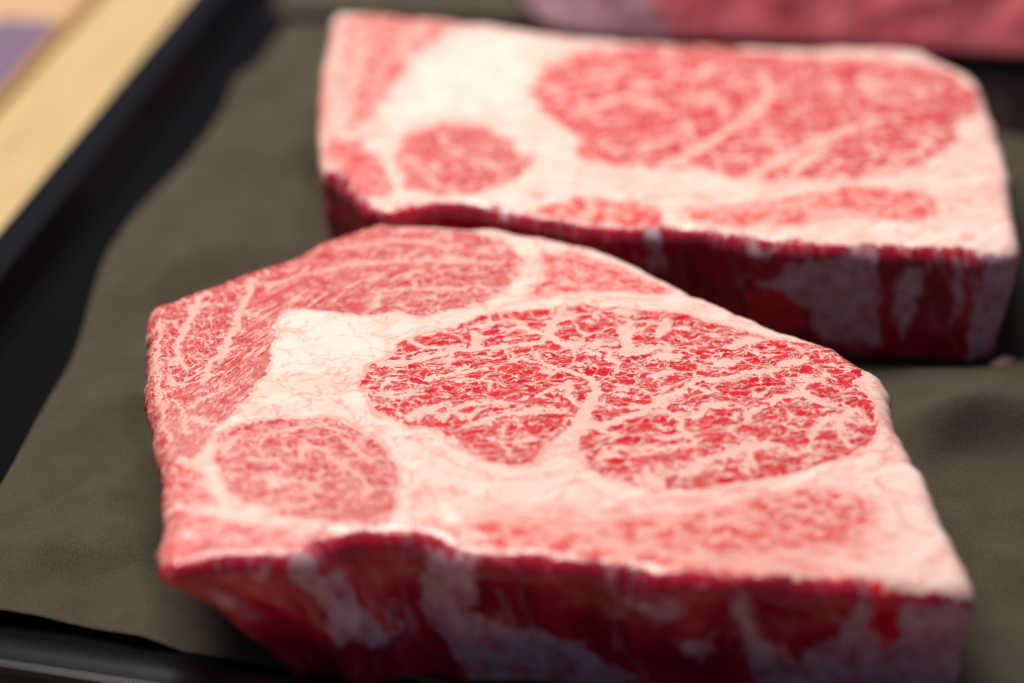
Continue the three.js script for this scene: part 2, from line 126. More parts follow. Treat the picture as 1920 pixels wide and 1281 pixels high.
// bamboo board beside the tray, its slats bound side by side
{
  const [x, z] = fromTray(-0.0345, 0.3);
  const board = thing('wooden_board', 'pale tan wooden board beside the black tray', 'board', x, counterY - 0.004, z, TRAY.turn);
  const [map, bump] = paint(256, 1024, (x, y) => {
    const n = fbm(x / 7, y / 120, 4), w = Math.sin(y * 1.1 + noise(x / 30, y / 60)) * Math.sin(x * 0.42), s = fbm(x / 60 + 5, y / 60, 3);
    return [mix3([0.42, 0.285, 0.125], [0.62, 0.445, 0.215], clamp(0.5 + n * 0.9 + s * 0.3 + w * 0.45)), 0.5 + 0.3 * w + 0.3 * n];
  });
  const m = new THREE.MeshStandardMaterial({ map, bumpMap: bump, bumpScale: 0.0003, roughness: 0.6 });
  const slab = mesh('slab', new RoundedBoxGeometry(0.042, 0.007, 0.9, 3, 0.002), m, board); slab.position.x = 0.007; slab.position.y = 0.0035;
  const trim = mesh('edge_trim', new RoundedBoxGeometry(0.006, 0.009, 0.9, 3, 0.002), new THREE.MeshStandardMaterial({ color: new THREE.Color().setRGB(0.34, 0.19, 0.055), roughness: 0.5 }), board); trim.position.set(-0.0172, 0.0045, 0);
}
{ // folded cloth
  const [x, z] = fromTray(-0.069, 0.305);
  const cloth = thing('folded_cloth', 'mauve folded cloth lying beyond the tan board', 'cloth', x, counterY - 0.004, z, TRAY.turn + 0.02);
  const m = new THREE.MeshPhysicalMaterial({ color: new THREE.Color().setRGB(0.17, 0.115, 0.18), roughness: 0.95, sheen: 0.2 });
  for (const [k, w] of [[0, 0.030], [1, 0.028]]) {
    const g = new RoundedBoxGeometry(w, 0.0034, 0.23, 6, 0.0016), p = g.attributes.position;
    for (let i = 0; i < p.count; i++) p.setXYZ(i, p.getX(i) + 0.002 * noise(p.getZ(i) * 40, k * 5), p.getY(i) + 0.0008 * noise(p.getX(i) * 60, p.getZ(i) * 30 + k * 9), p.getZ(i));
    g.computeVertexNormals(); mesh('fold', g, m, cloth).position.set(k * 0.001, 0.0019 + k * 0.0036, 0);
  }
}

// ---------------------------------------------------------------- the tray
{
  const tray = thing('tray', 'glossy black metal tray lined with brown paper', 'tray', TRAY.x, 0, TRAY.z, TRAY.turn);
  const black = new THREE.MeshPhysicalMaterial({ color: new THREE.Color().setRGB(0.006, 0.006, 0.0065), roughness: 0.18, specularIntensity: 1 });
  const satin = new THREE.MeshPhysicalMaterial({ color: new THREE.Color().setRGB(0.005, 0.005, 0.0055), roughness: 0.15, specularIntensity: 0.12 });
  // cross-section from the outer lip inwards: [distance in from the outer edge, height]
  const rimY = TRAY.rim, fl = TRAY.flange;
  const lip = []; for (let k = 0; k <= 8; k++) { const a = Math.PI * (1.25 - 0.75 * k / 8); lip.push([0.0015 + 0.0015 * Math.cos(a), rimY - 0.0015 + 0.0015 * Math.sin(a)]); }
  const flange = [[0.0015, rimY], [0.0022, rimY - 0.0003], [0.003, rimY - 0.0007], [0.004, rimY - 0.0008], [0.0085, rimY - 0.0008], [fl - 0.002, rimY - 0.0007], [fl, rimY - 0.0012]];
  const wall = [[fl, rimY - 0.0012], [fl + 0.0012, rimY - 0.003], [fl + 0.0055, 0.003], [fl + 0.0075, 0.0009], [fl + 0.0105, 0]];
  function loop(profile, corner) {                                       // sweeps a profile round the tray's rounded rectangle
    const pos = [], uv = [], idx = [], path = [];
    const W = TRAY.w, D = TRAY.d, C = [[corner, corner, Math.PI, 1.5 * Math.PI], [W - corner, corner, 1.5 * Math.PI, 2 * Math.PI], [W - corner, D - corner, 0, 0.5 * Math.PI], [corner, D - corner, 0.5 * Math.PI, Math.PI]];
    C.forEach(([cx, cy, a0, a1], q) => {
      for (let k = 0; k <= 10; k++) { const a = lerp(a0, a1, k / 10); path.push([cx, cy, Math.cos(a), Math.sin(a)]); }
      const n = C[(q + 1) % 4], e = [[0, 0, 0, -1], [0, 0, 1, 0], [0, 0, 0, 1], [0, 0, -1, 0]][q];
      for (let k = 1; k < 60; k++) path.push([lerp(cx, n[0], k / 60), lerp(cy, n[1], k / 60), e[2], e[3]]);
    });
    path.push(path[0]);
    let s = 0;
    path.forEach(([cx, cy, nx, ny], i) => {
      profile.forEach(([inn, h], j) => {
        const r = corner - inn, x = cx + nx * r, y = cy + ny * r;
        pos.push(x, h + 0.0003 * noise(x * 18, y * 18), -y); uv.push(x * 8, y * 8 + inn * 30);
        if (i && j) { const a = (i - 1) * profile.length + j - 1, b = a + profile.length; idx.push(a, b, a + 1, b, b + 1, a + 1); }
      });
    });
    const g = new THREE.BufferGeometry(); g.setAttribute('position', new THREE.Float32BufferAttribute(pos, 3)); g.setAttribute('uv', new THREE.Float32BufferAttribute(uv, 2)); g.setIndex(idx); g.computeVertexNormals(); return g;
  }
  mesh('rim', loop([...lip, ...flange.slice(1)], 0.03), black, tray);
  mesh('wall', loop([...wall, [fl + 0.0105, -0.0012], [fl + 0.0074, -0.0006], [fl + 0.004, 0.0028], [fl - 0.0002, rimY - 0.003]], 0.03), satin, tray);
  const floor = new THREE.BoxGeometry(TRAY.w - 2 * fl - 0.02, 0.0012, TRAY.d - 2 * fl - 0.02); floor.translate(TRAY.w / 2, -0.0006, -TRAY.d / 2);
  mesh('floor', floor, satin, tray);
}

// ---------------------------------------------------------------- butcher's paper
const A = MEASURES.front, B = MEASURES.back;
const fieldOf = (S) => new Field(-160, -140, 160, 140, 2, (x, y) => polyDist(S.outline, x, y));
const footprints = [[A, fieldOf(A)], [B, fieldOf(B)]];
const clearOf = (x, z) => { let d = 1; for (const [S, f] of footprints) d = Math.min(d, f.at((x - S.pos[0]) * 1000, (z - S.pos[1]) * 1000) / 1000); return d; };
const segDist = (x, z, ax, az, bx, bz) => { const ex = bx - ax, ez = bz - az, t = clamp(((x - ax) * ex + (z - az) * ez) / (ex * ex + ez * ez)); return Math.hypot(x - ax - t * ex, z - az - t * ez); };
const [paperMap, paperBump] = paint(1024, 1024, (x, y) => {
  const f = fbm(x / 5, y / 5, 3), g = noise(x / 1.9, y / 1.9), m = fbm(x / 120, y / 120, 4), s = fbm(x / 3 + 40, y / 14, 2);
  const k = clamp(0.48 + 0.8 * f + 0.5 * g + 0.3 * m + 0.4 * s);
  return [mix3([0.044, 0.037, 0.025], [0.108, 0.090, 0.062], k), clamp(0.5 + 0.5 * f + 0.35 * g)];
});
for (const t of [paperMap, paperBump]) t.wrapS = t.wrapT = THREE.RepeatWrapping;
const paperMat = new THREE.MeshPhysicalMaterial({ specularIntensity: 0.2, map: paperMap, bumpMap: paperBump, bumpScale: 0.0004, roughness: 0.85, metalness: 0 });
function sheet(name, label, ns, nd, at, lift) {                          // at(i, j) -> [s, d] in the tray; lift(x, z, s, d) -> height
  const pos = [], uv = [], idx = [], N = (ns + 1) * (nd + 1), T = 0.00025;
  for (let side = 0; side < 2; side++) for (let j = 0; j <= nd; j++) for (let i = 0; i <= ns; i++) {
    const [s, d] = at(i / ns, j / nd), [x, z] = fromTray(s, d);
    pos.push(x, lift(x, z, s, d) - side * T, z); uv.push(x * 9, z * 9);
  }
  const id = (i, j, k) => k * N + j * (ns + 1) + i;
  for (let j = 0; j < nd; j++) for (let i = 0; i < ns; i++) { idx.push(id(i, j, 0), id(i + 1, j, 0), id(i, j + 1, 0), id(i + 1, j, 0), id(i + 1, j + 1, 0), id(i, j + 1, 0)); idx.push(id(i, j, 1), id(i, j + 1, 1), id(i + 1, j, 1), id(i + 1, j, 1), id(i, j + 1, 1), id(i + 1, j + 1, 1)); }
  for (let i = 0; i < ns; i++) for (const j of [0, nd]) idx.push(id(i, j, 0), id(i, j, 1), id(i + 1, j, 0), id(i + 1, j, 0), id(i, j, 1), id(i + 1, j, 1));
  for (let j = 0; j < nd; j++) for (const i of [0, ns]) idx.push(id(i, j, 0), id(i, j + 1, 0), id(i, j, 1), id(i, j + 1, 0), id(i, j + 1, 1), id(i, j, 1));
  const g = new THREE.BufferGeometry(); g.setAttribute('position', new THREE.Float32BufferAttribute(pos, 3)); g.setAttribute('uv', new THREE.Float32BufferAttribute(uv, 2)); g.setIndex(idx); g.computeVertexNormals();
  const o = mesh(name, g, paperMat); o.userData = { label, category: 'paper' }; return o;
}
const edgeL = (d) => 0.0535 - 0.004 * smooth(0.09, 0.155, d) - 0.0155 * smooth(0.15, 0.25, d) + 0.0055 * smooth(0.26, 0.32, d) ;
const wallUp = (s) => { const t = TRAY.flange + 0.0105 - s; return t > 0 ? Math.min(t * 1.7, 0.0125) : 0; };
sheet('butcher_paper', 'brown paper sheet under the two marbled steaks', 300, 300,
  (i, j) => { const d = lerp(0.0315 + 0.002 * Math.sin(i * 14) + 0.0015 * noise(i * 9, 3), lerp(0.44, 0.372, i), j), e = edgeL(d); return [e + i * (0.5 - e), d]; },
  (x, z, s, d) => {
    const e = s - edgeL(d), c = smooth(-0.004, 0.012, clearOf(x, z));
    let h = 0.0030 * (1 - 1.5 * Math.abs(noise(x * 12 + 4, z * 10 + x * 6))) + 0.0012 * (1 - Math.abs(noise(x * 26 + 9, z * 22 - x * 8))) + 0.0012 * (1 + noise(x * 17 + 4, z * 14)) + 0.0004 * (1 + noise(x * 45, z * 38));
    const fold = (a, r, ax, az, bx, bz) => a * Math.exp(-((segDist(x, z, ax, az, bx, bz) / r) ** 2));
    const n = z - (0.064 - 0.09 * (x - 0.12) + 0.004 * noise(x * 30, 2)); h += smooth(0.105, 0.135, x) * 0.013 * (n < 0 ? Math.exp(n / 0.03) : Math.exp(-((n / 0.011) ** 2)));
    h += fold(0.006, 0.014, 0.15, 0.135, 0.24, 0.16);
    h += fold(0.008, 0.014, -0.155, -0.005, -0.10, -0.045) + fold(0.007, 0.014, -0.17, 0.07, -0.13, 0.05) + fold(0.007, 0.015, -0.115, -0.13, -0.085, -0.12) + fold(0.004, 0.012, -0.15, 0.125, -0.11, 0.12);
    const curl = smooth(0.02, 0.0, e) * (0.001 + 0.006 * Math.exp(-(((d - 0.372) / 0.014) ** 2)));
    return 0.0006 + Math.max(h * c * smooth(-0.005, 0.03, e) + curl, wallUp(s));
  });
sheet('butcher_paper', 'greyish brown paper sheet under the steak at the back of the tray', 120, 60,
  (i, j) => { const d = lerp(0.448 + 0.075 * i, 0.6, j), e = 0.029; return [e + i * (0.5 - e), d]; },
  (x, z) => 0.0006 + 0.0012 * (1 + noise(x * 15, z * 15 + 9)));

// ---------------------------------------------------------------- steaks
const FAT = [0.85, 0.575, 0.49], WHITE = [0.88, 0.74, 0.66], PINKFAT = [0.80, 0.33, 0.275];
const LOOKS = {   // colour, dark colour, fat share coarse / fine, scale mm, stretch, flow (angle or 'round'), relief
  eye_muscle: { c: [0.80, 0.036, 0.046], dark: [0.50, 0.005, 0.014], fine: 0.21, mid: 0.26, size: 4.2, stretch: 1.9, flow: -0.24, depth: 1, soft: 0.03 },
  cap_muscle: { c: [0.68, 0.070, 0.072], dark: [0.44, 0.017, 0.026], fine: 0.19, mid: 0.28, size: 2.2, stretch: 2.0, flow: 'bend', depth: 0.7, soft: 0.14 },
  back_muscle: { c: [0.74, 0.105, 0.096], dark: [0.54, 0.03, 0.035], fine: 0.45, mid: 0.35, size: 2.6, stretch: 3.0, flow: -0.9, depth: 0.6, soft: 0.2 },
  shoulder_muscle: { c: [0.78, 0.13, 0.118], dark: [0.62, 0.045, 0.05], fine: 0.38, mid: 0.3, size: 2.4, stretch: 2.4, flow: 0.15, depth: 0.5, soft: 0.25 },
  round_muscle: { c: [0.70, 0.080, 0.080], dark: [0.46, 0.022, 0.030], fine: 0.18, mid: 0.25, size: 2.5, stretch: 1.8, flow: 0.15, depth: 0.6, soft: 0.18 },
  corner_muscle: { c: [0.74, 0.155, 0.15], dark: [0.64, 0.09, 0.095], fine: 0.25, mid: 0.2, size: 3, stretch: 2, flow: 0.1, depth: 0.3, soft: 0.4 },
  edge_muscle: { c: [0.74, 0.105, 0.105], dark: [0.54, 0.03, 0.04], fine: 0.3, mid: 0.2, size: 2.4, stretch: 2, flow: 1.1, depth: 0.4, soft: 0.25 },
  belly_muscle: { c: [0.78, 0.15, 0.13], dark: [0.62, 0.045, 0.04], fine: 0.36, mid: 0.3, size: 2.8, stretch: 3, flow: -0.15, depth: 0.5, soft: 0.28 },
  front_muscle: { c: [0.80, 0.135, 0.115], dark: [0.64, 0.03, 0.035], fine: 0.35, mid: 0.4, size: 4.5, stretch: 2.6, flow: 0.12, depth: 0.4, soft: 0.25 },
};
function cutFace(S, off) {                                               // the look of the cut face at a point in mm: [colour, height, region]
  const box = [1e9, 1e9, -1e9, -1e9]; for (const [x, y] of S.outline) { box[0] = Math.min(box[0], x); box[1] = Math.min(box[1], y); box[2] = Math.max(box[2], x); box[3] = Math.max(box[3], y); }
  for (const k of [0, 1]) { box[k] -= 6; box[k + 2] += 6; }
  const field = (f, step) => new Field(...box, step, f);
  const R = S.regions.map(([n, P]) => ({ n, f: field((x, y) => polyDist(P, x, y), 0.8), ...LOOKS[n] }));
  const turnTo = (r, f) => { r.cos = Math.cos(f); r.sin = Math.sin(f); };
  for (const r of R) if (r.flow !== 'bend') turnTo(r, r.flow);
  const V = field((x, y) => strokeDist(S.veins, x, y), 0.5), K = field((x, y) => strokeDist(S.pinks, x, y), 0.5), Wf = field((x, y) => polyDist(S.whites, x, y), 1.5);
  const warp = off ? 2.2 : 1;
  const region = (x, y) => { const wx = x + warp * 2.2 * fbm(x / 8 + off, y / 8, 3) + 0.5 * noise(x / 1.5, y / 1.5), wy = y + warp * 1.9 * fbm(x / 8, y / 8 + 31 + off, 3) + 0.45 * noise(x / 1.5 + 9, y / 1.5); let b = -1, bd = 0; R.forEach((r, i) => { const d = r.f.at(wx, wy); if (d < bd) { bd = d; b = i; } }); return [b, bd, wx, wy]; };
  const Zf = S.pinkzone && field((x, y) => polyDist(S.pinkzone, x, y), 2), bdOut = (x, y) => { let d = 9; for (const r of R) d = Math.min(d, r.f.at(x, y)); return d; };
  const Of = field((x, y) => polyDist(S.outline, x, y), 3);
  const look = (x, y) => {
    if (Of.at(x, y) > 5) return [FAT, 0.6, -1];
    const [b, bd, wx, wy] = region(x, y), broadNoise = fbm(x / 28 + off, y / 28, 2), fine = noise(x / 0.55, y / 0.55);
    // fat: cream, pure white in places, with faint pink seams
    const seam = 1 - Math.abs(fbm(wx / 15 + 3, wy / 9 + off, 3)) * 2.6, seam2 = 1 - Math.abs(fbm(wx / 6 + 13, wy / 3.6 + off, 2)) * 2.6;
    const white = smooth(5, -7, Wf.at(wx, wy) + 5 * noise(x / 7 + 2, y / 5));
    let fat = mix3(mix3(FAT, [0.87, 0.66, 0.585], clamp(0.5 + 1.4 * broadNoise)), WHITE, white * 0.75);
    fat = mix3(fat, PINKFAT, clamp(0.75 * smooth(0.84, 1.0, seam) + 0.4 * smooth(0.86, 1.0, seam2) + 0.35 * smooth(0.0, 0.55, fbm(x / 13 + 50, y / 10, 3))) * (1 - 0.35 * white));
    fat = mix3(fat, [0.74, 0.24, 0.20], 0.55 * smooth(0.5, -0.5, K.at(wx + 0.6 * noise(x / 2, y / 2), wy)) * clamp(0.6 + noise(x / 5, y / 5)));
    const eye = R[0].f.at(wx, wy), ring = noise(eye / 2.0 + 1.1 * fbm(x / 14, y / 14, 2) + off, (x - y) / 55), zone = Zf ? smooth(5, -5, Zf.at(wx, wy) + 6 * noise(x / 8, y / 5)) : 0;
    fat = mix3(fat, [0.80, 0.36, 0.31], 0.75 * smooth(0.15, 0.55, ring) * smooth(14, 2, eye) * (1 - white));
    fat = mix3(fat, WHITE, 0.6 * smooth(0.15, 0.6, noise(x / 12 + 7, y / 5 + 0.1 * x)));
    fat = mix3(fat, [0.80, 0.285, 0.245], zone * clamp(0.5 + 0.7 * noise(x / 9 + 17, y / 3 + x / 30)));
    if (b < 0 && bdOut(wx, wy) < 0.9) fat = mix3(fat, [0.80, 0.33, 0.29], 0.5);
    let h = 0.62 + 0.10 * fbm(x / 5, y / 5, 2) + 0.03 * fine - 0.10 * smooth(0.93, 1, seam);
    if (b < 0) return [fat, h, b];
    const r = R[b], wide = 0.35 + (off ? 3.5 : 2.0) * (r.soft ?? 0), cover = smooth(0.0, -wide, bd + (0.2 + 1.2 * (r.soft ?? 0)) * noise(x / 1.8 + 3, y / 1.8));
    // muscle: bundles of fibre with fat between them, drawn out along the flow
    if (r.flow === 'bend') turnTo(r, lerp(-1.75, -0.28, smooth(-112, -62, x + 0.35 * y)));
    const u0 = wx * r.cos + wy * r.sin, v0 = -wx * r.sin + wy * r.cos, q = 0.36 * r.size;
    const u = u0 + q * noise(u0 / (r.size * 1.6), v0 / r.size), v = v0 + q * 0.8 * noise(u0 / (r.size * 1.3) + 40, v0 / (r.size * 0.8));
    const vein = V.at(wx + 0.8 * noise(x / 1.7, y / 1.7 + 5), wy + 0.6 * noise(x / 1.9 + 60, y / 1.5));
    const e1 = cells(u / (r.size * r.stretch * 2.1), v / (r.size * 2.1)), pres1 = clamp(0.45 + 1.3 * noise(x / 11 + 70, y / 9));
    const rim = r.n === 'eye_muscle' ? 0 : 0.5 * smooth(-3, 0, bd);
    const pres2 = clamp(0.36 + 0.9 * noise(x / 5, y / 4 + 33) + 0.4 * smooth(3.0, 0, vein) + rim), patch = clamp(0.5 + 0.9 * fbm(x / 16 + 20 + off, y / 11, 2));
    const e2 = cells(u / (r.size * r.stretch * 0.62) + 50 + 0.22 * noise(x / 0.9, y / 0.9), v / (r.size * 0.70) + 0.22 * noise(x / 0.9 + 7, y / 0.9)), c2 = Math.sqrt(F1);
    const grain = Math.min(e2, 1.15 * (0.86 - c2));                    // plump grains of muscle, rounded at their ends
    const n2 = Math.abs(noise(u / (r.size * r.stretch * 1.15) + 50, v / (r.size * 0.62)) + 0.25 * noise(u / (r.size * 0.5), v / (r.size * 0.4)));
    let m = smooth(0.08, -0.06, e1 - 0.34 * r.mid * pres1);
    m = Math.max(m, smooth(0.10, -0.05, grain - 0.62 * r.fine * pres2 * (0.55 + 0.7 * patch)));
    m = Math.max(m, smooth(0.09, -0.05, n2 - 0.60 * r.fine * pres2));
    m = Math.max(m, smooth(0.45, -0.25, vein));
    if (r.n !== 'corner_muscle') m *= Math.min(1, smooth(0.2, -0.8, bd + 0.9 * noise(x / 4, y / 4)) + (vein < 0 ? 0.5 : 0));     // a thin red skin round each muscle
    m = clamp(m);
    const tone = clamp(0.36 + 0.9 * fbm(x / 4 + 11, y / 3, 3) + 0.35 * noise(u / 1.2, v / 0.5) - 0.3 * m);
    let mus = mix3(r.dark, r.c, tone); mus = mix3(mus, [0.80, 0.20, 0.18], 0.22 * clamp(noise(x / 9 + 5, y / 7) + 0.2));
    if (noise(x / 2.3 + 400, y / 1.8) > 0.80) mus = mix3(mus, r.dark, 0.9);
    const fatIn = mix3(mix3(FAT, [0.82, 0.40, 0.34], 0.2 + 0.35 * clamp(noise(x / 3, y / 3) + 0.5)), r.c, r.soft ?? 0.12);
    const c = mix3(mus, fatIn, m);
    const hm = lerp(0.62, lerp(0.14 + 0.30 * clamp(grain) + 0.06 * fine, 0.72 + 0.06 * fine, smooth(0.0, 1.0, m)), r.depth);
    return [mix3(fat, c, cover), lerp(h, hm, cover), b];
  };
  return { box, look, region };
}
const MUSCLE_SIDE = [0.50, 0.010, 0.036], DEEP_SIDE = [0.25, 0.005, 0.020], RED_SIDE = [0.66, 0.012, 0.030], FAT_SIDE = [0.62, 0.40, 0.44];
function steak(S, name, label, opt) {
  const g = thing(name, label, 'steak', S.pos[0], opt.y, S.pos[1], 0, 'steaks in the tray');
  const face = cutFace(S, opt.off), [bx0, by0, bx1, by1] = face.box, TW = opt.tex, TH = Math.round(TW * (by1 - by0) / (bx1 - bx0));
  const [map, bump] = paint(TW, TH, (i, j) => face.look(lerp(bx0, bx1, (i + 0.5) / TW), lerp(by1, by0, (j + 0.5) / TH)));
  const topMat = new THREE.MeshPhysicalMaterial({ map, bumpMap: bump, bumpScale: opt.relief, roughness: 0.17, specularIntensity: 0.9 });
  // outline, evenly sampled and roughened
  const curve = new THREE.CatmullRomCurve3(S.outline.map(([x, y]) => new THREE.Vector3(x, 0, y)), true, 'centripetal'); curve.arcLengthDivisions = 3000;
  const NT = opt.nt, O = curve.getSpacedPoints(NT).slice(0, NT), L = curve.getLength(), C = [0, 0];
  for (const p of O) { C[0] += p.x / NT; C[1] += p.z / NT; }
  const nrm = O.map((p, i) => { const a = O[(i + NT - 2) % NT], b = O[(i + 2) % NT], l = Math.hypot(b.x - a.x, b.z - a.z) || 1; let nx = (b.z - a.z) / l, nz = -(b.x - a.x) / l; if (nx * (p.x - C[0]) + nz * (p.z - C[1]) < 0) { nx = -nx; nz = -nz; } return [nx, nz]; });
  const P2 = O.map((p, i) => { const s = i / NT * 180, k = 0.45 * noise(p.x / 6 + opt.off, p.z / 6) + (p.x < -60 ? 0.6 : 0.3) * noise(p.x / 1.4, p.z / 1.4 + 7); return [p.x + nrm[i][0] * k, p.z + nrm[i][1] * k]; });
  const hmm = S.h * 1000, NR = opt.nr, KR = 9, KS = 22, KB = 4;
  // side look: along the outline and down
  const SW = 2048, SH = 256, sideF = S.side.map(([k, P]) => [k, P]);
  const [sideMap, sideBump] = paint(SW, SH, (i, j) => {
    const t = i / SW * NT, a = Math.floor(t) % NT, b = (a + 1) % NT, f = t - Math.floor(t), x = lerp(O[a].x, O[b].x, f), z = lerp(O[a].z, O[b].z, f), v = 1 - (j + 0.5) / SH, s = i / SW * L;
    const y = v * hmm, front = nrm[a][1] > -0.2, wx = x + 4 * fbm(s / 13, y / 13, 3) + 0.5 * noise(s / 2, y / 6), wy = y + 5 * fbm(s / 13 + 9, y / 13, 3) + 0.9 * noise(s / 2 + 5, y / 2);
    const g1 = s + 0.3 * y, str = fbm(g1 / 3.5 + 2 * noise(s / 20, y / 20), y / 26, 3), patchy = fbm(s / 22 + 5, y / 30 + opt.off, 2), mot = fbm(s / 4 + 30, y / 4, 3);
    let c = mix3(opt.lean ?? MUSCLE_SIDE, opt.lean ? MUSCLE_SIDE : DEEP_SIDE, (opt.lean ? 0.35 : 1) * clamp(0.45 + 1.2 * patchy + 0.5 * str + 0.4 * mot)), h = 0.45 + 0.3 * str + 0.15 * mot;
    const thin = smooth(0.88, 1, 1 - Math.abs(fbm(g1 / 12 + 20, y / 60 + patchy, 3)) * 2.4); c = mix3(c, FAT_SIDE, 0.28 * thin); h += 0.1 * thin;
    if (front) for (const [k, Q] of sideF) {
      const cov = smooth(1.2, -1.6, polyDist(Q, wx, wy) + 1.6 * noise(g1 / 2.6, y / 5));
      if (cov > 0) { c = mix3(c, k === 'fat' ? mix3(FAT_SIDE, [0.44, 0.075, 0.12], clamp(0.28 + 0.9 * fbm(g1 / 9, y / 9 + 8, 3) + 0.8 * mot)) : RED_SIDE, cov); h = lerp(h, k === 'fat' ? 0.65 + 0.25 * str + 0.1 * mot : 0.5, cov); }
    } else if (patchy > 0.12) { const cov = smooth(0.12, 0.25, patchy + 0.2 * str); c = mix3(c, FAT_SIDE, cov * 0.8); h = lerp(h, 0.7, cov); }
    return [c, h + 0.06 * noise(s / 0.9, v * 40)];
  });
  sideMap.wrapS = sideBump.wrapS = THREE.RepeatWrapping;
  const sideMat = new THREE.MeshPhysicalMaterial({ map: sideMap, bumpMap: sideBump, bumpScale: 0.0009, roughness: 0.28, specularIntensity: 1 });
  // one closed skin: rings from the middle of the top out, over the edge, down the side and under
  const rings = [], add = (f) => rings.push(P2.map((p, t) => f(p, t)));
  const rho = P2.map((p, t) => opt.round * (1 + 0.45 * noise(t / NT * L / 14, 2.2)) + 0.6), inset = P2.map((p) => opt.inset(p[0], p[1]));
  const topH = (x, z) => hmm + 0.9 * fbm(x / 45 + opt.off, z / 45, 2) + 0.35 * noise(x / 11, z / 11) + opt.tilt(x, z);
  for (let k = 0; k <= NR; k++) { const r = k === 0 ? 0.002 : Math.pow(k / NR, 0.8); add((p, t) => { const x = lerp(C[0], p[0] - nrm[t][0] * rho[t], r), z = lerp(C[1], p[1] - nrm[t][1] * rho[t], r); return [x, topH(x, z) - 0.5 * smooth(0.85, 1, r), z, 0]; }); }
  const shift = P2.map((p) => opt.shift(p[0], p[1]));
  const sideAt = (p, t, v) => { const s = t / NT * L, bulge = opt.bulge * (noise(s / 17 + opt.off, v * 1.7) + 0.5 * noise(s / 6, v * 3 + 4)) * Math.sin(Math.PI * Math.min(1, v * 1.15)) - inset[t] * Math.pow(v, 0.85); const w = Math.pow(v, 0.8); return [p[0] + nrm[t][0] * bulge + shift[t][0] * w, p[1] + nrm[t][1] * bulge + shift[t][1] * w]; };
  for (let k = 1; k <= KR; k++) { const a = Math.PI / 2 * k / KR; add((p, t) => { const e = rho[t] * (1 - Math.sin(a)), bx = p[0] - nrm[t][0] * e, bz = p[1] - nrm[t][1] * e; return [bx, topH(bx, bz) - 0.5 - rho[t] * (1 - Math.cos(a)), bz, rho[t] * (1 - Math.cos(a)) / hmm]; }); }
  for (let k = 1; k <= KS; k++) add((p, t) => { const y0 = topH(p[0], p[1]) - 0.5 - rho[t], y = lerp(y0, 3, k / KS), v = 1 - y / hmm, [x, z] = sideAt(p, t, (k / KS)); return [x, y, z, v]; });
  for (let k = 1; k <= KB; k++) { const a = Math.PI / 2 * k / KB; add((p, t) => { const [x, z] = sideAt(p, t, 1), e = 3 * (1 - Math.cos(a)); return [x - nrm[t][0] * e, 3 - 3 * Math.sin(a), z - nrm[t][1] * e, 1]; }); }
  for (const r of [0.6, 0.02]) add((p, t) => { const [x, z] = sideAt(p, t, 1); return [lerp(C[0], x - nrm[t][0] * 3, r), 0, lerp(C[1], z - nrm[t][1] * 3, r), 1]; });
  const NV = rings.length * NT, pos = new Float32Array(NV * 3), vv = new Float32Array(NV), full = [], kinds = [];
  rings.forEach((ring, k) => ring.forEach(([x, y, z, v], t) => { const n = k * NT + t; pos[3 * n] = x / 1000; pos[3 * n + 1] = y / 1000; pos[3 * n + 2] = z / 1000; vv[n] = v; }));
  const edge = NR + 1.5;
  for (let k = 0; k < rings.length - 1; k++) for (let t = 0; t < NT; t++) {
    const u = (t + 1) % NT, a = k * NT + t, b = k * NT + u, c = a + NT, d = b + NT;
    let kind = 'side_face';
    if (k < edge + 10 * smooth(0.5, 0.1, nrm[t][1]) + 2.2 * noise(t / NT * L / 9, 9) + 0.5 * noise(t / NT * L / 3, 4) + (rings[NR][t][0] > opt.fatFrom ? 3 : 0)) { const [x, , z] = rings[k][t], q = face.region(x, z)[0]; kind = q < 0 ? 'fat' : S.regions[q][0]; }
    full.push(a, c, b, b, c, d); kinds.push(kind);
  }
  const whole = new THREE.BufferGeometry(); whole.setAttribute('position', new THREE.BufferAttribute(pos, 3)); whole.setIndex(full); whole.computeVertexNormals();
  const N = whole.attributes.normal.array; if (N[3 * NT * 40 + 1] < 0) { for (let i = 0; i < full.length; i += 3) { const q = full[i]; full[i] = full[i + 1]; full[i + 1] = q; } for (let i = 0; i < N.length; i++) N[i] = -N[i]; }
  for (const kind of new Set(kinds)) {
    const p = [], n = [], uv = [], idx = [], seen = new Map(), side = kind === 'side_face';
    kinds.forEach((k, f) => {
      if (k !== kind) return;
      const last = f % NT === NT - 1;
      for (let e = 0; e < 6; e++) {
        const v = full[6 * f + e], wrap = side && last && v % NT === 0, key = wrap ? -v - 1 : v;
        if (!seen.has(key)) { seen.set(key, p.length / 3); p.push(pos[3 * v], pos[3 * v + 1], pos[3 * v + 2]); n.push(N[3 * v], N[3 * v + 1], N[3 * v + 2]); uv.push(...(side ? [wrap ? 1 : (v % NT) / NT, 1 - vv[v]] : [(pos[3 * v] * 1000 - bx0) / (bx1 - bx0), 1 - (pos[3 * v + 2] * 1000 - by0) / (by1 - by0)])); }
        idx.push(seen.get(key));
      }
    });
    const q = new THREE.BufferGeometry(); q.setAttribute('position', new THREE.Float32BufferAttribute(p, 3)); q.setAttribute('normal', new THREE.Float32BufferAttribute(n, 3)); q.setAttribute('uv', new THREE.Float32BufferAttribute(uv, 2)); q.setIndex(idx);
    mesh(kind, q, side ? sideMat : topMat, g);
  }
  return g;
}
const corner = A.outline.find(([x, z], i) => i > 56 && x < -110 && z > 70) ?? [-120, 80];
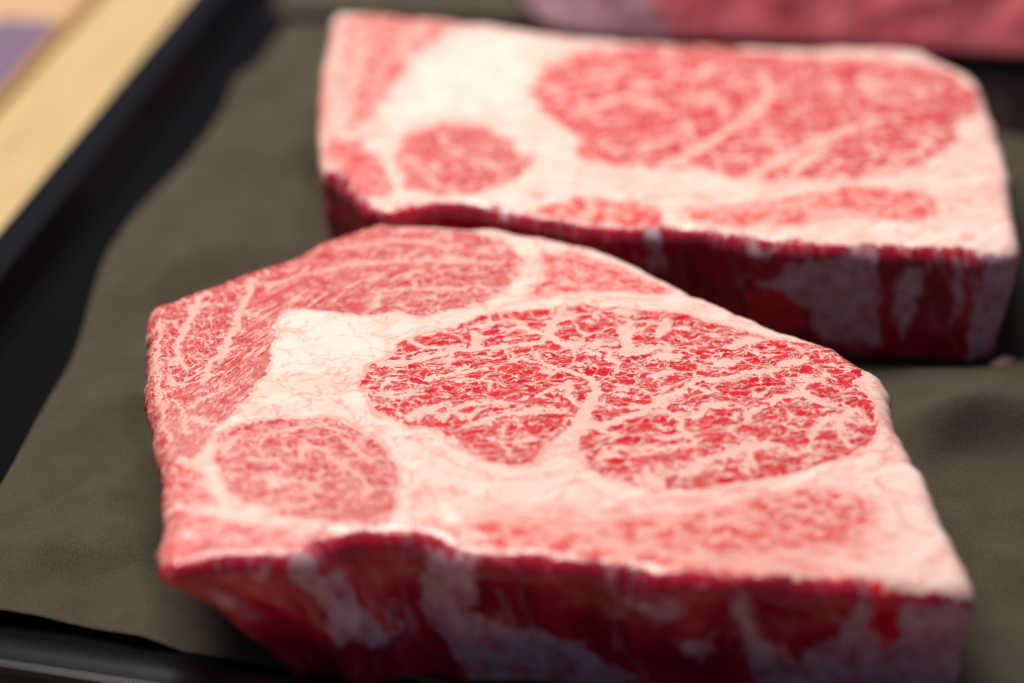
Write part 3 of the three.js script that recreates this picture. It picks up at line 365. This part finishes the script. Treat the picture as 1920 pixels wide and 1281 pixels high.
steak(A, 'raw_steak', 'raw marbled beef steak with deep red eye, beside the front rim of the tray', { y: 0.0014, off: 0, tex: 1792, nt: 1000, nr: 150, relief: 0.00042, round: 5.4, bulge: 2.4, fatFrom: 88,
  inset: () => 3, shift: (x, z) => [25 * smooth(-20, -105, x) * smooth(-20, 70, z) + 6 * smooth(-60, -110, x), -5 * smooth(-40, -100, x) * smooth(30, 80, z) + (z > 40 ? 11 * Math.exp(-(((x + 50) / 24) ** 2)) : 0)], tilt: () => 0 });
steak(B, 'raw_steak', 'raw beef steak with a wide white fat band, between the other two steaks', { y: 0.0014, off: 17, tex: 1024, nt: 700, nr: 90, relief: 0.0004, round: 4.6, bulge: 2.6, fatFrom: 96, inset: (x) => 3 + (x > 100 ? 2 : 0), shift: () => [0, 0], tilt: () => 0 });
{ // a scrap of fat at the foot of the middle steak's right-hand corner
  const g = new THREE.IcosahedronGeometry(0.0042, 4), p = g.attributes.position, v = new THREE.Vector3();
  for (let i = 0; i < p.count; i++) { v.fromBufferAttribute(p, i); const k = 1 + 0.35 * noise(v.x * 260 + 3, v.z * 260 + v.y * 180); p.setXYZ(i, v.x * k * 1.3, v.y * k * 0.75, v.z * k); }
  g.computeVertexNormals();
  const o = mesh('fat_scrap', g, new THREE.MeshPhysicalMaterial({ color: new THREE.Color().setRGB(0.78, 0.46, 0.42), roughness: 0.35 }));
  o.position.set(B.pos[0] + 0.1085, 0.0042, B.pos[1] + 0.0845); o.userData = { label: 'small scrap of pale fat at the foot of the middle steak', category: 'meat scrap' };
}
{ // third steak, the same cut turned round
  const rot = (P, a) => P.map(([x, y, ...w]) => [x * Math.cos(a) - y * Math.sin(a), x * Math.sin(a) + y * Math.cos(a), ...w]), a = -0.12, k = (P) => rot(P.map(([x, y, ...w]) => [x * 1.1, y, ...w]), a);
  const world = [[0.004, -0.30], [0.010, -0.266], [0.028, -0.251], [0.10, -0.244], [0.18, -0.233], [0.25, -0.227], [0.276, -0.24], [0.286, -0.30], [0.28, -0.36], [0.2, -0.40], [0.08, -0.40], [0.02, -0.35]];
  const T = { pos: [0.148, -0.318], h: 0.048, outline: world.map(([x, z]) => [(x - 0.148) * 1000, (z + 0.315) * 1000]), regions: B.regions.map(([n, P]) => [n, k(P)]), veins: B.veins.map(k), pinks: B.pinks.map(k), whites: k(B.whites), side: [['fat', [[-180, -5], [-100, -5], [-78, 60], [-180, 60]]]] };
  steak(T, 'raw_steak', 'raw beef steak at the back of the tray, mostly hidden behind another steak', { y: 0.0034, off: 41, tex: 512, nt: 400, nr: 50, relief: 0.0005, round: 5, bulge: 3, fatFrom: 999, lean: [0.74, 0.16, 0.18], inset: () => 0, shift: (x, z) => [0, z > 0 ? 20 : 0], tilt: () => 0 });
}

// ---------------------------------------------------------------- the lamp above
{
  const lamp = thing('ceiling_lamp', 'square white panel lamp hanging above the tray', 'lamp', 0, 0, 0);
  lamp.position.copy(lampAt); lamp.lookAt(lampAim);
  const white = new THREE.MeshStandardMaterial({ color: 0xdddddd, roughness: 0.6 });
  const glow = new THREE.MeshStandardMaterial({ color: 0xffffff, emissive: new THREE.Color().setRGB(1, 0.955, 0.89), emissiveIntensity: 1 });
  const q = mesh('housing', new RoundedBoxGeometry(lampSize + 0.05, lampSize + 0.05, 0.04, 3, 0.008), white, lamp); q.position.z = -0.034;
  const d = mesh('diffuser', new RoundedBoxGeometry(lampSize, lampSize, 0.01, 2, 0.004), glow, lamp); d.position.z = -0.0085;
}
scene.traverse((o) => { if (o.isMesh) o.castShadow = o.receiveShadow = true; });
renderer.render(scene, camera);
